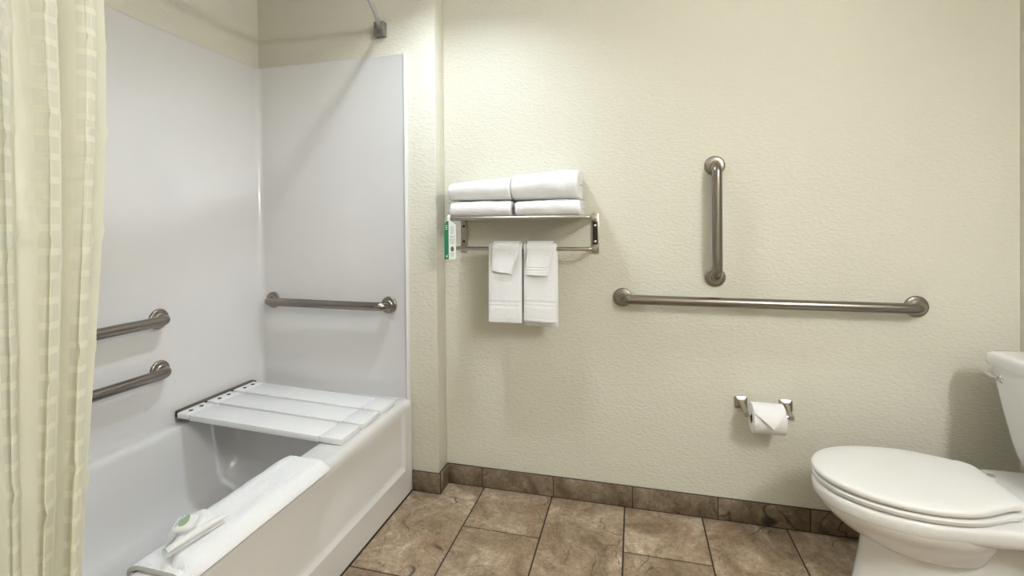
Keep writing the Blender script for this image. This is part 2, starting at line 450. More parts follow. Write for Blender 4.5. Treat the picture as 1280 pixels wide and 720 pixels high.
# ------------------------------------------------------------------ grab bars
def grab_bar(label, p0, p1, nrm, so=.058, r=.0195):
    """p0, p1: flange centres on the wall, nrm: wall normal"""
    p0, p1, n = Vector(p0), Vector(p1), Vector(nrm)
    d = (p1-p0).normalized()
    t = thing('grab_bar', label, 'grab bar', p0, 'brushed steel grab bars')
    R = .040; pts = [p0 + n*.002]
    for k in range(0, 10):
        a = k/9*PI/2; pts.append(p0 + n*(so-R) + d*R + (-d*math.cos(a) + n*math.sin(a))*R)
    for k in range(1, 8): pts.append(p0 + n*so + d*R + (p1-p0-d*2*R)*(k/8))
    for k in range(0, 10):
        a = k/9*PI/2; pts.append(p1 + n*(so-R) - d*R + (d*math.sin(a) + n*math.cos(a))*R)
    pts.append(p1 + n*.002)
    mb = MB(); mb.tube(pts, r, 24); link('bar', mb, 'steel', t, 50)
    for p in (p0, p1):
        mb = MB(); mb.lathe(p, n, [(.0395, .0008), (.0395, .005), (.0375, .0085), (.033, .0105), (.020, .0115)], 40)
        link('flange', mb, 'steel_flange', t, 40)
        mb = MB(); mb.lathe(p, n, [(.0232, .0105), (.0232, .0165), (.0212, .0185)], 32); link('collar', mb, 'nickel', t, 40)
grab_bar('upright steel grab bar on the cream wall', (.319, YB, .990), (.319, YB, 1.444), (0, -1, 0))
grab_bar('longest steel grab bar, level on the cream wall above the toilet paper', (-.050, YB, .896), (1.012, YB, .894), (0, -1, 0))
grab_bar('short level steel grab bar on the white end panel above the shower seat', (-1.732, YS, .849), (-1.098, YS, .845), (0, -1, 0))
grab_bar('upper steel grab bar of the pair on the long white surround wall', (XS, .60, .853), (XS, 1.436, .853), (1, 0, 0))
grab_bar('lower steel grab bar of the pair on the long white surround wall', (XS, .60, .650), (XS, 1.438, .650), (1, 0, 0))

# ------------------------------------------------------------------ fold-down shower seat
seat = thing('shower_bench', 'fold-down shower bench of three white slats on a dark rail across the tub', 'shower bench', (XS, 1.69, .44))
mb = MB(); mb.box(XS+.0005, XS+.030, 1.505, 1.895, .440, .468, .002); link('rail', mb, 'rail_bronze', seat, 30)
mb = MB(); mb.box(XS+.002, XS+.028, 1.4995, 1.5055, .442, .466, .001); link('rail_cap', mb, 'dark_metal', seat, 30)
def slat(y0, y1):
    xa, xb = XS+.034, -1.022
    za, zb = .470, .443
    def zt(x): return za + (zb-za)*(x-xa)/(xb-xa)
    def block(m, x0, x1, ya, yb, dz, th, bev):
        k = MB(); k.box(x0, x1, ya, yb, -th, 0, bev, 2)
        m.add([(v.x, v.y, v.z + zt(v.x) + dz) for v in k.v], k.f)
    m = MB()
    block(m, xa+.062, xb-.098, y0, y1, 0, .024, .005)
    block(m, xa, xa+.058, y0+.002, y1-.002, 0, .022, .004)
    block(m, xb-.094, xb, y0-.001, y1+.001, .0012, .024, .005)
    block(m, xa+.03, xb-.05, y0+.008, y1-.008, -.0028, .018, 0)
    s = link('slat', m, 'slat_plastic', seat, 35)
    for by in (y0+.038, y1-.038):
        k = MB(); k.lathe((xa+.030, by, zt(xa+.03)-.002), (0, 0, 1), [(.0082, 0), (.0082, .003), (.0065, .0035)], 16); link('bolt', k, 'dark_metal', s, 40)
    k = MB(); k.box(XS+.016, XS+.044, (y0+y1)/2-.012, (y0+y1)/2+.012, .450, .462, .002); link('hinge', k, 'dark_metal', s, 30)
for y0 in (1.478, 1.614, 1.750): slat(y0, y0+.124)
# cross bar tying the slats together below
mb = MB(); mb.box(-1.118, -1.098, 1.50, 1.86, .4205, .4245); link('cross_bar', mb, 'slat_plastic', seat, 30)

# ------------------------------------------------------------------ curved shower rod, bracket, curtain
def rod_pt(y): return Vector((-1.125 + .33*(YP-.02-y)*(y-YN-.02), y, 2.115))
rod = thing('shower_rod', 'thin curved metal shower curtain rod with a square wall bracket', 'curtain rod', (-1.125, YP, 2.115))
mb = MB(); mb.tube([rod_pt(YN+.02 + (YP-.04-YN)*k/60) for k in range(61)], .0098, 20); link('rod', mb, 'rod_steel', rod, 50)
for yy, s in ((YP, -1), (YN, 1)):
    k = MB(); ya, yb = sorted((yy+s*.0006, yy+s*.034)); k.box(-1.125-.025, -1.125+.025, ya, yb, 2.115-.035, 2.115+.030, .003); br = link('bracket', k, 'bracket_metal', rod, 30)
    for dx, dz in ((-.013, .004), (.012, .004), (0, -.020)):
        k = MB(); k.lathe((-1.125+dx, yy+s*.034, 2.115+dz), (0, s, 0), [(.0028, 0), (.0028, .0006)], 12); link('screw', k, 'dark_metal', br, 40)

def curtain():
    NU, NV = 260, 110
    top, bot = 2.075, .12
    rows = []
    for j in range(NV+1):
        z = top + (bot-top)*j/NV
        d = (top-z)/(top-bot)
        row = []
        for i in range(NU+1):
            s = i/NU
            ph = s*2*PI*3.8 + .73
            y = .474 + (.252 - .124*smoothstep(.18, .85, d))*s + .008*math.sin(ph*2 + 1.0)*(.5+.5*d)
            xc = -1.050 + .102*smoothstep(.05, .80, d)
            A = (.026 + .004*d)*(.75 + .25*math.sin(s*7+2))
            g = .5 + .5*math.sin(ph)
            x = xc + A*(2*g**.55 - 1.2) + .004*math.sin(ph*2.3 + z*1.6)
            nz = noise.noise(Vector((s*9, z*1.1, 3.1)))
            x += .009*nz; y += .006*noise.noise(Vector((s*8, z*1.3, 9.4)))
            # packing creases: a small kick across the cloth every 20 cm or so
            for k, zc in enumerate((1.80, 1.59, 1.385, 1.175, .975, .770, .56, .35)):
                zz = zc + .03*math.sin(s*11 + k)
                e = (z-zz)/.008
                if abs(e) < 3: x += .007*math.exp(-e*e)*(.4+.6*math.sin(s*23+k*2.1)**2)
            x = max(x, -.984) if z < .45 else x
            row.append((x, y, z))
        rows.append(row)
    me = bpy.data.meshes.new('cloth')
    base = Vector((-1.0, .56, .12))
    vs = [Vector(p)-base for r in rows for p in r]
    n = NU+1; fs = [(j*n+i, j*n+i+1, (j+1)*n+i+1, (j+1)*n+i) for j in range(NV) for i in range(NU)]
    me.from_pydata(vs, [], fs); me.materials.append(MATS['curtain_cloth'])
    uvl = me.uv_layers.new(name='cloth')
    for p in me.polygons:
        p.use_smooth = True
        for li in p.loop_indices:
            vi = me.loops[li].vertex_index; j, i = divmod(vi, n)
            uvl.data[li].uv = ((i/NU*2*PI*3.8 + .73 - PI/2)/(2*PI) + 3, rows[j][i][2])
    t = thing('shower_curtain', 'cream checked shower curtain gathered in folds at the tub end', 'curtain', base)
    o = bpy.data.objects.new('cloth', me); COL.objects.link(o); o.parent = t
    for k in range(9):
        y = .475 + .235*k/8
        c = rod_pt(y)
        mbk = MB(); ring = [c + Vector((.024*math.cos(a*2*PI/20), .004*math.sin(a*4*PI/20), -.014+.030*math.sin(a*2*PI/20))) for a in range(21)]
        mbk.tube(ring, .0018, 8, False); link('curtain_ring', mbk, 'chrome', t, 60)
curtain()

# ------------------------------------------------------------------ towel shelf
XS0, XS1 = -.765, -.163
rack = thing('towel_shelf', 'brushed metal hotel towel shelf with a lower towel bar on the cream wall', 'towel shelf', ((XS0+XS1)/2, YB, 1.09))
ZS, YFR = 1.238, 1.872
def bend_path(x0, x1, y, z, yw, R=.022):
    pts = [Vector((x0, yw, z))]
    for k in range(7):
        a = k/6*PI/2; pts.append(Vector((x0+R-R*math.cos(a), y+R-R*math.sin(a), z)))
    for k in range(7):
        a = k/6*PI/2; pts.append(Vector((x1-R+R*math.sin(a), y+R-R*math.cos(a), z)))
    pts.append(Vector((x1, yw, z))); return pts
mb = MB(); mb.tube(bend_path(XS0, XS1, YFR, ZS, YB-.008), .0085, 16); link('shelf_rail', mb, 'nickel', rack, 50)
for k in range(5):
    y = YFR + .032 + k*.034
    mb = MB(); mb.tube([(XS0+.004, y, ZS), ((XS0+XS1)/2, y, ZS), (XS1-.004, y, ZS)], .005, 12); link('shelf_bar', mb, 'nickel', rack, 50)
YLB, ZLB = 1.950, 1.108
mb = MB(); mb.tube(bend_path(XS0, XS1, YLB, ZLB, YB-.008), .008, 16); link('towel_bar', mb, 'nickel', rack, 50)
for x in (XS0, XS1):
    mb = MB(); mb.box(x-.016, x+.016, YB-.008, YB-.0005, 1.083, 1.258, .003); pl = link('wall_plate', mb, 'nickel', rack, 35)
    mb = MB(); mb.box(x-.011, x+.011, YB-.0092, YB-.0078, 1.122, 1.222, .0004); link('plate_inset', mb, 'dark_metal' if x == XS1 else 'nickel', pl, 35)
    for z in (1.135, 1.205):
        mb = MB(); mb.lathe((x, YB-.0092, z), (0, -1, 0), [(.0058, 0), (.0055, .0018), (.003, .0032)], 16); link('screw', mb, 'chrome' if x == XS1 else 'dark_metal', pl, 50)

# ------------------------------------------------------------------ folded towels
def ribbon_solid(center, th, nrm_th=None):
    """closed outline of a thick 2-D ribbon along a polyline"""
    L, Rr = [], []
    n = len(center)
    for i, p in enumerate(center):
        a = center[max(i-1, 0)]; b = center[min(i+1, n-1)]
        dx, dy = b[0]-a[0], b[1]-a[1]; l = math.hypot(dx, dy) or 1
        nx, ny = -dy/l, dx/l
        t = th/2
        if i in (0, n-1): t *= .55
        L.append((p[0]+nx*t, p[1]+ny*t)); Rr.append((p[0]-nx*t, p[1]-ny*t))
    return L + Rr[::-1]
def folded_towel(label, x0, x1, yf, yr, z0, h, seed, lift=(0, 0), rough=.0045, group=None, skew=0):
    """towel folded in half twice: nested C-shaped layers, round fold to the room"""
    m = MB(); th = h/4*.97
    for lay, (r, inset) in enumerate(((h/2-th/2, 0), (h/2-1.5*th, th*1.1))):
        cpts = []
        zc = z0 + h/2; y0 = yf + th/2 + inset
        rear = yr - (.004 if lay else 0)
        for k in range(9): cpts.append((rear + (y0+max(r, .004) - rear)*k/8, zc - r))
        for k in range(1, 9):
            a = -PI/2 - k/9*PI; cpts.append((y0+max(r, .004) + max(r, .004)*math.cos(a), zc + r*math.sin(a)))
        for k in range(9): cpts.append((y0+max(r, .004) + (rear - y0-max(r, .004))*k/8, zc + r))
        prof = ribbon_solid(cpts, th*.985)
        rings = []; NX = 34
        e = .009
        xs = [x0, x0+e*.25, x0+e] + [x0+e+(x1-x0-2*e)*k/NX for k in range(1, NX)] + [x1-e, x1-e*.25, x1]
        for q, x in enumerate(xs):
            t = (x-x0)/(x1-x0)
            sc = .86 if q in (0, len(xs)-1) else (.965 if q in (1, len(xs)-2) else 1)
            ring = []
            for (y, z) in prof:
                zz = zc + (z-zc)*sc; yy = y + (1-sc)*.03
                fz = (zz-z0)/h
                nz = noise.noise(Vector((x*14+seed, yy*14, zz*22)))*rough + noise.noise(Vector((x*60+seed, yy*60, zz*60)))*rough*.35
                dz = (lift[0]*(1-t) + lift[1]*t + .0035*math.sin(t*PI))*fz
                ring.append((x + lay*.0 + skew*(yy-yf) + noise.noise(Vector((seed, yy*18, zz*40)))*.004*(1 if q < 3 or q > len(xs)-4 else 0),
                             yy + nz*1.1 + .004*(1-math.cos(t*2*PI))*.5, max(z0 + .0002, zz + dz + nz*fz)))
            rings.append(ring)
        m.loft(rings, True, True, True)
    return tag(link('bath_towel', m, 'terry', None, 60), label, 'towel', group)
G1 = 'folded bath towels on the shelf'
ZTOP = ZS + .0088
YTF = 1.862
folded_towel('lower white towel of the stack beside the hanging green tag', -.757, -.490, YTF, 2.052, ZTOP, .060, 1.3, (0, .002), group=G1)
folded_towel('upper white towel of the lower stack, nearer the tub', -.762, -.491, YTF-.002, 2.050, ZTOP+.0680, .082, 4.1, (-.008, .010), group=G1)
folded_towel('thin lower white towel under the thickest folded towel', -.472, -.205, YTF, 2.052, ZTOP, .058, 7.7, (0, .003), group=G1)
folded_towel('thickest white folded towel on top of the higher stack', -.487, -.214, YTF-.004, 2.050, ZTOP+.0665, .108, 9.2, (-.006, .012), rough=.006, group=G1)

# ------------------------------------------------------------------ hanging towels
def hanging(name, label, cat, x0, x1, zf, zb, r, th, seed, taper=(0, 0), bands=(), group=None, mat='terry', slantf=0):
    """cloth over the towel bar: front drop to zf, back drop to zb"""
    m = MB()
    cpts = []
    nd = 64
    zt = ZLB
    for k in range(nd): cpts.append((YLB - r, zf + (zt-zf)*k/nd, k/nd))
    for k in range(9):
        a = PI - k/8*PI; cpts.append((YLB + r*math.cos(a), zt + r*math.sin(a), 1))
    for k in range(1, nd+1): cpts.append((YLB + r, zt + (zb-zt)*k/nd, 1-k/nd))
    n = len(cpts); prof = ribbon_solid([(c[0], c[1]) for c in cpts], th)
    NX = 20; rings = []
    for q in range(NX+1):
        t = q/NX
        ring = []
        for i, (y, z) in enumerate(prof):
            c = cpts[i] if i < n else cpts[2*n-1-i]
            drop = 1-c[2]
            xa = x0 + taper[0]*drop; xb = x1 + taper[1]*drop
            x = xa + (xb-xa)*t
            w = noise.noise(Vector((x*16+seed, z*5, seed)))*.004*drop
            edge = .35 if q in (0, NX) else 1
            yy = c[0] + (y-c[0])*edge
            front = y < YLB
            b = 0
            if front:
                for zb_, wb in bands:
                    if abs(z-zb_) < wb: b = .0017
            sag = slantf*(t-.5)*drop if front else slantf*.4*(t-.5)*drop
            ring.append((x, yy + w*(1 if front else .3) + b - (.006*math.sin(PI*t)*drop if front else 0), z + sag + noise.noise(Vector((x*30, seed, 1)))*.002*drop))
        rings.append(ring)
    m.loft(rings, True, True, True)
    return tag(link(name, m, mat, None, 50), label, cat, group)
G2 = 'hand towels on the towel bar'; G3 = 'washcloths over the hand towels'
def towel_bands(z0, z1):
    return ((z0+.072, .010), (z0+.088, .002))
hanging('hand_towel', 'white hand towel hanging on the bar beside the green tag side', 'towel', -.604, -.459, .795, .803, .0165, .012, 2.2, (-.004, -.002), ((.866, .004), (.880, .004), (.806, .002)), G2)
hanging('hand_towel', 'white hand towel hanging with its back layer showing below the front', 'towel', -.450, -.312, .802, .778, .0165, .012, 5.5, (-.002, .002), ((.872, .004), (.886, .004), (.815, .002)), G2, slantf=-.004)
hanging('washcloth', 'white washcloth over the hand towel, plain curved lower edge', 'washcloth', -.586, -.468, 1.008, 1.010, .0295, .008, 8.1, (-.002, -.034), (), G3, slantf=-.010)
hanging('washcloth', 'white washcloth with a woven border over the longer hand towel', 'washcloth', -.436, -.326, .998, .985, .0295, .008, 3.7, (-.004, -.022), ((1.020, .002), (1.030, .002)), G3, slantf=-.003)

# ------------------------------------------------------------------ hang tag
tg = thing('hang_tag', 'green and white paper tag hanging from the towel shelf end', 'tag', (-.752, 1.858, 1.066))
TA = math.radians(12)
def tag_pt(u, z, d=0):   # the tag's own plane: u across, d toward the room
    return (-.776 + u*math.cos(TA) - d*math.sin(TA)*-1, 1.855 - u*math.sin(TA)*-1*.4 - d, z)
def tag_poly(pts, d0, d1):
    m = MB(); m.loft([[tag_pt(u, z, d0) for u, z in pts], [tag_pt(u, z, d1) for u, z in pts]]); return m
W_ = .051
link('card', tag_poly([(0, 1.066), (W_, 1.069), (W_, 1.212), (W_*.55, 1.228), (.012, 1.228), (0, 1.214)], 0, .001), 'tag_white', tg, 0)
link('green_strip', tag_poly([(0, 1.066), (.019, 1.0672), (.019, 1.228), (.012, 1.228), (0, 1.214)], .0012, .0016), 'tag_green', tg, 0)
m = MB()
random.seed(3)
for z, w in [(1.205, .010), (1.199, .013), (1.192, .016), (1.186, .014), (1.180, .017), (1.174, .015), (1.163, .022), (1.158, .018), (1.150, .024), (1.145, .020), (1.138, .023), (1.133, .018), (1.092, .018), (1.086, .014), (1.080, .016)]:
    c = .035; k = tag_poly([(c-w/2, z), (c+w/2, z), (c+w/2, z+.0022), (c-w/2, z+.0022)], .0012, .0014); m.add(k.v, k.f)
link('print', m, 'print_grey', tg, 0)['kind'] = 'stuff'
link('leaf_print', tag_poly([(.035+.0075*math.cos(a*PI/6), 1.110+.011*math.sin(a*PI/6)) for a in range(12)], .0012, .0015), 'print_dark', tg, 0)
link('leaf_print', tag_poly([(.010, 1.073), (.014, 1.079), (.011, 1.087), (.007, 1.080)], .0017, .002), 'tag_white', tg, 0)
m = MB()
for z in (1.193, 1.200, 1.207):
    k = tag_poly([(.005, z), (.014, z), (.014, z+.003), (.005, z+.003)], .0017, .0019); m.add(k.v, k.f)
link('print', m, 'tag_white', tg, 0)['kind'] = 'stuff'
m = MB()
pr = []
for k in range(17):
    a = PI*1.0*k/16
    pr.append((-.757 - .0125*math.cos(a)*.0, 1.8705 - .0125*math.cos(a), ZS + .003 + .0115*math.sin(a)))
pr = [(-.757, 1.856, 1.218)] + pr + [(-.757, 1.8835, 1.228)]
m.loft([[(x-.006, y, z) for x, y, z in pr], [(x+.006, y, z) for x, y, z in pr], [(x+.006, y-.0008, z+.0008) for x, y, z in pr], [(x-.006, y-.0008, z+.0008) for x, y, z in pr]], False, False, False)
link('loop', m, 'tag_white', tg, 60)

# ------------------------------------------------------------------ toilet paper holder and roll
tp = thing('toilet_paper_holder', 'brushed nickel toilet paper holder with two square posts on cream wall', 'paper holder', (.49, YB, .44))
ZTP, YTP = .470, 1.992
for x, s in ((.412, 1), (.575, -1)):
    mb = MB(); mb.loft([[(x+a, YB-.0006, .487+b) for a, b in rrect(0, 0, .0235, .0235, .006, 5)], [(x+a, YB-.006, .487+b) for a, b in rrect(0, 0, .0235, .0235, .006, 5)],
                        [(x+a, YB-.011, .487+b) for a, b in rrect(0, 0, .016, .016, .004, 5)], [(x+a, YB-.013, .487+b) for a, b in rrect(0, 0, .012, .012, .003, 5)]])
    link('post_plate', mb, 'nickel', tp, 35)
    mb = MB()
    xe = x + s*.004
    path = [((x, YB-.010, .488), .0085), ((x, YB-.035, .486), .0075), ((xe, YTP+.014, .474), .0078), ((xe, YTP-.010, ZTP), .0085), ((xe, YTP-.014, ZTP), .0085)]
    mb.loft([[(p[0]+a, p[1], p[2]+b) for a, b in rrect(0, 0, w, w, .002, 3)] for p, w in path]); link('arm', mb, 'nickel', tp, 35)
mb = MB(); mb.tube([(.419, YTP, ZTP), (.49, YTP, ZTP), (.568, YTP, ZTP)], .0075, 16); link('roller', mb, 'chrome', tp, 50)
RX0, RX1, RR = .434, .546, .056
ZRL = ZTP - .0125     # the roll hangs by its core on the roller
roll = thing('toilet_paper_roll', 'white toilet paper roll with its end folded to a point', 'toilet paper', (.49, YTP, ZRL-RR))
mb = MB()
mb.lathe((RX0, YTP, ZRL), (1, 0, 0), [(.0215, 0), (RR-.002, 0), (RR, .002), (RR, RX1-RX0-.002), (RR-.002, RX1-RX0), (.0215, RX1-RX0), (.0215, 0)], 56, False, False); link('paper', mb, 'paper', roll, 40)
mb = MB(); mb.lathe((RX0+.001, YTP, ZRL), (1, 0, 0), [(.0205, 0), (.0212, 0), (.0212, RX1-RX0-.002), (.0205, RX1-RX0-.002), (.0205, 0)], 40, False, False); link('core', mb, 'cardboard', roll, 40)
m = MB(); rings = []
xt = .498
for i in range(25):
    x = RX0+.001 + (RX1-RX0-.002)*i/24
    t = (xt-x)/(xt-RX0) if x < xt else (x-xt)/(RX1-xt)
    a_end = math.radians(-14 + (50 if x < xt else 62)*max(0, t))
    row = []
    for k in range(13):
        a = math.radians(112) + (a_end - math.radians(112))*k/12
        rr = RR + .0016 + .011*smoothstep(.5, 1, k/12)*(1-t)**.4
        row.append((x, YTP - rr*math.cos(a), ZRL + rr*math.sin(a)))
    rings.append(row)
m.loft(rings, False, False, False); link('folded_sheet', m, 'paper', roll, 60)

# ------------------------------------------------------------------ toilet
YT = 1.69
toilet = thing('toilet', 'white two-piece toilet with closed elongated lid beside the back wall', 'toilet', (.95, YT, 0))
def egg(xf, xw, xr, hw, z, n=72, rearpow=2.6, frontpow=2.0, rear_w=None):
    """egg outline: front tip xf, widest at xw with half-width hw, rear xr"""
    out = []
    for k in range(n):
        a = 2*PI*k/n
        c, s = math.cos(a), math.sin(a)
        if c < 0: p = 2/frontpow; x = xw - (xw-xf)*abs(c)**p; y = hw*math.copysign(abs(s)**p, s)
        else: p = 2/rearpow; x = xw + (xr-xw)*abs(c)**p; y = hw*math.copysign(abs(s)**p, s)
        out.append((x, YT+y, z))
    return out
mb = MB()
# bulging bowl under the rim, running into the waist
mb.loft([egg(.560, .80, 1.00, .178, .372), egg(.5525, .80, 1.002, .1845, .362), egg(.556, .80, 1.002, .182, .348), egg(.566, .803, 1.0, .176, .330), egg(.588, .81, .996, .162, .306), egg(.617, .82, .990, .144, .281), egg(.652, .83, .984, .127, .258),
         egg(.680, .84, .980, .115, .243), egg(.697, .845, .974, .107, .236), egg(.715, .85, .962, .094, .233)])
# pedestal foot
mb.loft([egg(.628, .86, 1.20, .118, .001, rearpow=4), egg(.630, .86, 1.198, .117, .018, rearpow=4), egg(.648, .86, 1.188, .106, .040, rearpow=4), egg(.660, .86, 1.180, .098, .10, rearpow=3.6), egg(.674, .86, 1.170, .092, .18, rearpow=3.4),
         egg(.682, .86, 1.165, .089, .235, rearpow=3.2), egg(.69, .86, 1.165, .087, .30, rearpow=3.2), egg(.72, .86, 1.16, .087, .345, rearpow=3.2)])
link('bowl', mb, 'porcelain', toilet, 60)
# rim band and the deck behind it
def deck_outline(z, ins=0):
    half = []
    def w(x):
        if x < .80: return .187*math.sqrt(max(0, 1-((.80-x)/.25)**2))
        if x < 1.0: return .187 - .012*smoothstep(.80, .98, x)
        return .175 + .033*smoothstep(1.0, 1.14, x)
    xs = [.80-.25*math.cos(k/26*PI/2) for k in range(27)] + [.80+.46*k/24 for k in range(1, 25)]
    for x in xs: half.append((x, w(x)))
    xr = xs[-1]; wr = w(xr)
    for k in range(1, 6):
        a = k/5*PI/2; half.append((xr + .02*math.sin(a), wr - .02 + .02*math.cos(a)))
    pts = [(x, YT - y) for x, y in half] + [(x, YT + y) for x, y in half[::-1][:-1]]
    cx, cy = .90, YT
    out = []
    n = len(pts)
    for i, (x, y) in enumerate(pts):
        a = pts[i-1]; b = pts[(i+1) % n]
        tx, ty = b[0]-a[0], b[1]-a[1]; l = math.hypot(tx, ty) or 1
        nx, ny = ty/l, -tx/l
        if (x-cx)*nx + (y-cy)*ny < 0: nx, ny = -nx, -ny
        out.append((x - nx*ins, y - ny*ins, z))
    return out
mb = MB(); mb.loft([deck_outline(.336, .030), deck_outline(.339, .014), deck_outline(.346, .0065), deck_outline(.358, .002), deck_outline(.378, 0), deck_outline(.386, .002), deck_outline(.3905, .007), deck_outline(.392, .014)])
link('rim', mb, 'porcelain', toilet, 50)
def lid_outline(z, ins=0, xr=1.030, rc=.040):
    half = [(.80-.251*math.cos(k/28*PI/2), .189*math.sin(k/28*PI/2)) for k in range(29)]
    def w(x): return .189 - .085*smoothstep(.82, 1.07, x)**1.2
    half += [(.80 + (xr-rc-.80)*k/14, w(.80 + (xr-rc-.80)*k/14)) for k in range(1, 15)]
    wr = half[-1][1]
    half += [(xr-rc + rc*math.sin(k/6*PI/2), wr-rc + rc*math.cos(k/6*PI/2)) for k in range(1, 7)]
    pts = [(x, -y) for x, y in half] + [(x, y) for x, y in half[::-1][:-1]]
    cx = .80
    sc_x = lambda x: cx + (x-cx)*(1-ins/.24); sc_y = lambda y: y*(1-ins/.189)
    return [(sc_x(x), YT+sc_y(y), z + (.006*smoothstep(.78, 1.02, sc_x(x)) if z > .415 else 0)) for x, y in pts]
def rear_cut(p): return p
mb = MB(); mb.loft([rear_cut(lid_outline(z, i)) for z, i in ((.3955, .012), (.3960, .006), (.400, .003), (.408, .0025), (.412, .006), (.4135, .012))]); link('seat', mb, 'seat_plastic', toilet, 40)
mb = MB()
rg = [rear_cut(lid_outline(z, i)) for z, i in ((.4175, .012), (.418, .005), (.422, .001), (.430, .0), (.4355, .003), (.4385, .010))]
rg += [rear_cut(lid_outline(.4395+.004*(1-(1-t)**2), .010+.150*t)) for t in (.15, .35, .6, .85, 1)]
mb.loft(rg); link('lid', mb, 'seat_plastic', toilet, 40)
for s in (-1, 1):
    mb = MB(); mb.box(1.020, 1.062, YT+s*.075-.020, YT+s*.075+.020, .391, .424, .008, 3); link('hinge', mb, 'seat_plastic', toilet, 45)
    mb = MB(); mb.lathe((1.058, YT+s*.075, .4243), (0, 0, 1), [(.011, 0), (.011, .002), (.008, .004)], 20); link('hinge_cap', mb, 'chrome', toilet, 40)
for s in (-1, 1):
    mb = MB(); mb.lathe((.93, YT+s*.128, .0), (0, 0, 1), [(.020, .0005), (.020, .006), (.016, .016), (.009, .022)], 24); link('bolt_cap', mb, 'porcelain', toilet, 50)
# tank
def tank_ring(xf, xr, hw, z, r): return [(x, y, z) for x, y in rrect((xf+xr)/2, YT, (xr-xf)/2, hw, r, 8)]
mb = MB()
mb.loft([tank_ring(1.205, 1.300, .165, .3925, .03), tank_ring(1.205, 1.302, .172, .405, .03), tank_ring(1.194, 1.305, .192, .425, .034), tank_ring(1.186, 1.307, .202, .455, .036),
         tank_ring(1.176, 1.309, .209, .50, .036), tank_ring(1.158, 1.312, .219, .60, .036), tank_ring(1.143, 1.314, .228, .70, .036), tank_ring(1.139, 1.315, .231, .736, .036)])
tank = link('tank', mb, 'porcelain', toilet, 50)
mb = MB()
mb.loft([tank_ring(1.140, 1.316, .231, .7365, .036), tank_ring(1.128, 1.318, .240, .739, .040), tank_ring(1.126, 1.318, .242, .745, .040), tank_ring(1.126, 1.318, .242, .765, .040), tank_ring(1.129, 1.318, .239, .774, .040), tank_ring(1.137, 1.315, .231, .7795, .04), tank_ring(1.155, 1.30, .21, .7805, .04)])
link('tank_lid', mb, 'porcelain', toilet, 50)
mb = MB(); mb.lathe((1.151, 1.868, .700), (-1, 0, -.12), [(.0165, 0), (.0165, .006), (.012, .011), (.008, .014)], 24)
lev = link('flush_lever', mb, 'chrome', toilet, 50)
mb = MB(); mb.tube([(1.136, 1.868, .701), (1.128, 1.878, .703), (1.124, 1.90, .709), (1.124, 1.925, .713), (1.125, 1.934, .714)], [.006, .006, .0055, .0075, .005], 14); link('lever_arm', mb, 'chrome', lev, 60)

# ------------------------------------------------------------------ bath mat, washcloth and soap on the tub rim
def mat_profile(t):
    """across the rim: 0 inside the basin, 1 over the apron edge -> (x, z) on the rim"""
    pts = [(-1.150, .345), (-1.141, .385), (-1.132, .415), (-1.112, .4225), (-1.08, .4225), (-1.03, .4225), (-1.006, .4215), (-.991, .413), (-.984, .398)]
    u = t*(len(pts)-1); i = min(int(u), len(pts)-2); f = u-i
    return (pts[i][0]+(pts[i+1][0]-pts[i][0])*f, pts[i][1]+(pts[i+1][1]-pts[i][1])*f)
def draped(m, t0, t1, y0, y1, off, th, seed, ny=40, nt=40, ends=None, wob=.003):
    """slab of cloth lying over the rim between two profile parameters"""
    rings = []
    for j in range(ny+1):
        v = j/ny; y = y0 + (y1-y0)*v
        e = min(1, min(v, 1-v)*ny/2.0)
        e = .35 + .65*e
        row_t, row_b = [], []
        ta, tb = t0, t1
        if ends: ta, tb = ends(v, t0, t1)
        for i in range(nt+1):
            t = ta + (tb-ta)*i/nt
            x, z = mat_profile(t)
            x2, z2 = mat_profile(min(1, t+.01)); x1_, z1_ = mat_profile(max(0, t-.01))
            nx, nz = -(z2-z1_), (x2-x1_); l = math.hypot(nx, nz); nx /= l; nz /= l
            q = min(1, min(i, nt-i)/2.0); q = .4 + .6*q
            nn = noise.noise(Vector((x*25+seed, y*12, seed)))*wob + noise.noise(Vector((x*90, y*90, seed)))*wob*.3
            hgt = th*q*e + nn*q
            row_t.append((x+nx*(off+hgt), y + wob*2*noise.noise(Vector((t*6, seed, v*3)))*(1 if j in (0, ny) else 0), z+nz*(off+hgt)))
            row_b.append((x+nx*off, y, z+nz*off))
        rings.append(row_t + row_b[::-1])
    m.loft(rings, True, True, True)
bm_ = thing('bath_mat', 'white terry bath mat folded lengthwise over the tub rim', 'bath mat', (-1.06, 1.08, .42))
m = MB()
def mat_ends(v, a, b):
    k = smoothstep(.95, 1.0, v)
    return a + .05*k, b - .06*k
draped(m, .14, .985, .838, 1.352, .0008, .022, 2.0, 52, 44, mat_ends, .003)
# the top layers end in a slant: inner side stops earlier
m.v = [Vector((p.x, p.y + (.10*smoothstep(-1.02, -1.14, p.x)*(1-smoothstep(.838, 1.15, p.y))), p.z)) for p in m.v]
link('folded_cloth', m, 'terry', bm_, 60)
m = MB(); draped(m, .17, .95, .828, .935, .0010, .009, 6.0, 16, 40, None, .0012); link('under_layer', m, 'terry', bm_, 60)
m = MB(); draped(m, .165, .955, .8250, .8285, .0008, .0098, 6.0, 4, 40, None, .0012); link('hem', m, 'hem_grey', bm_, 60)

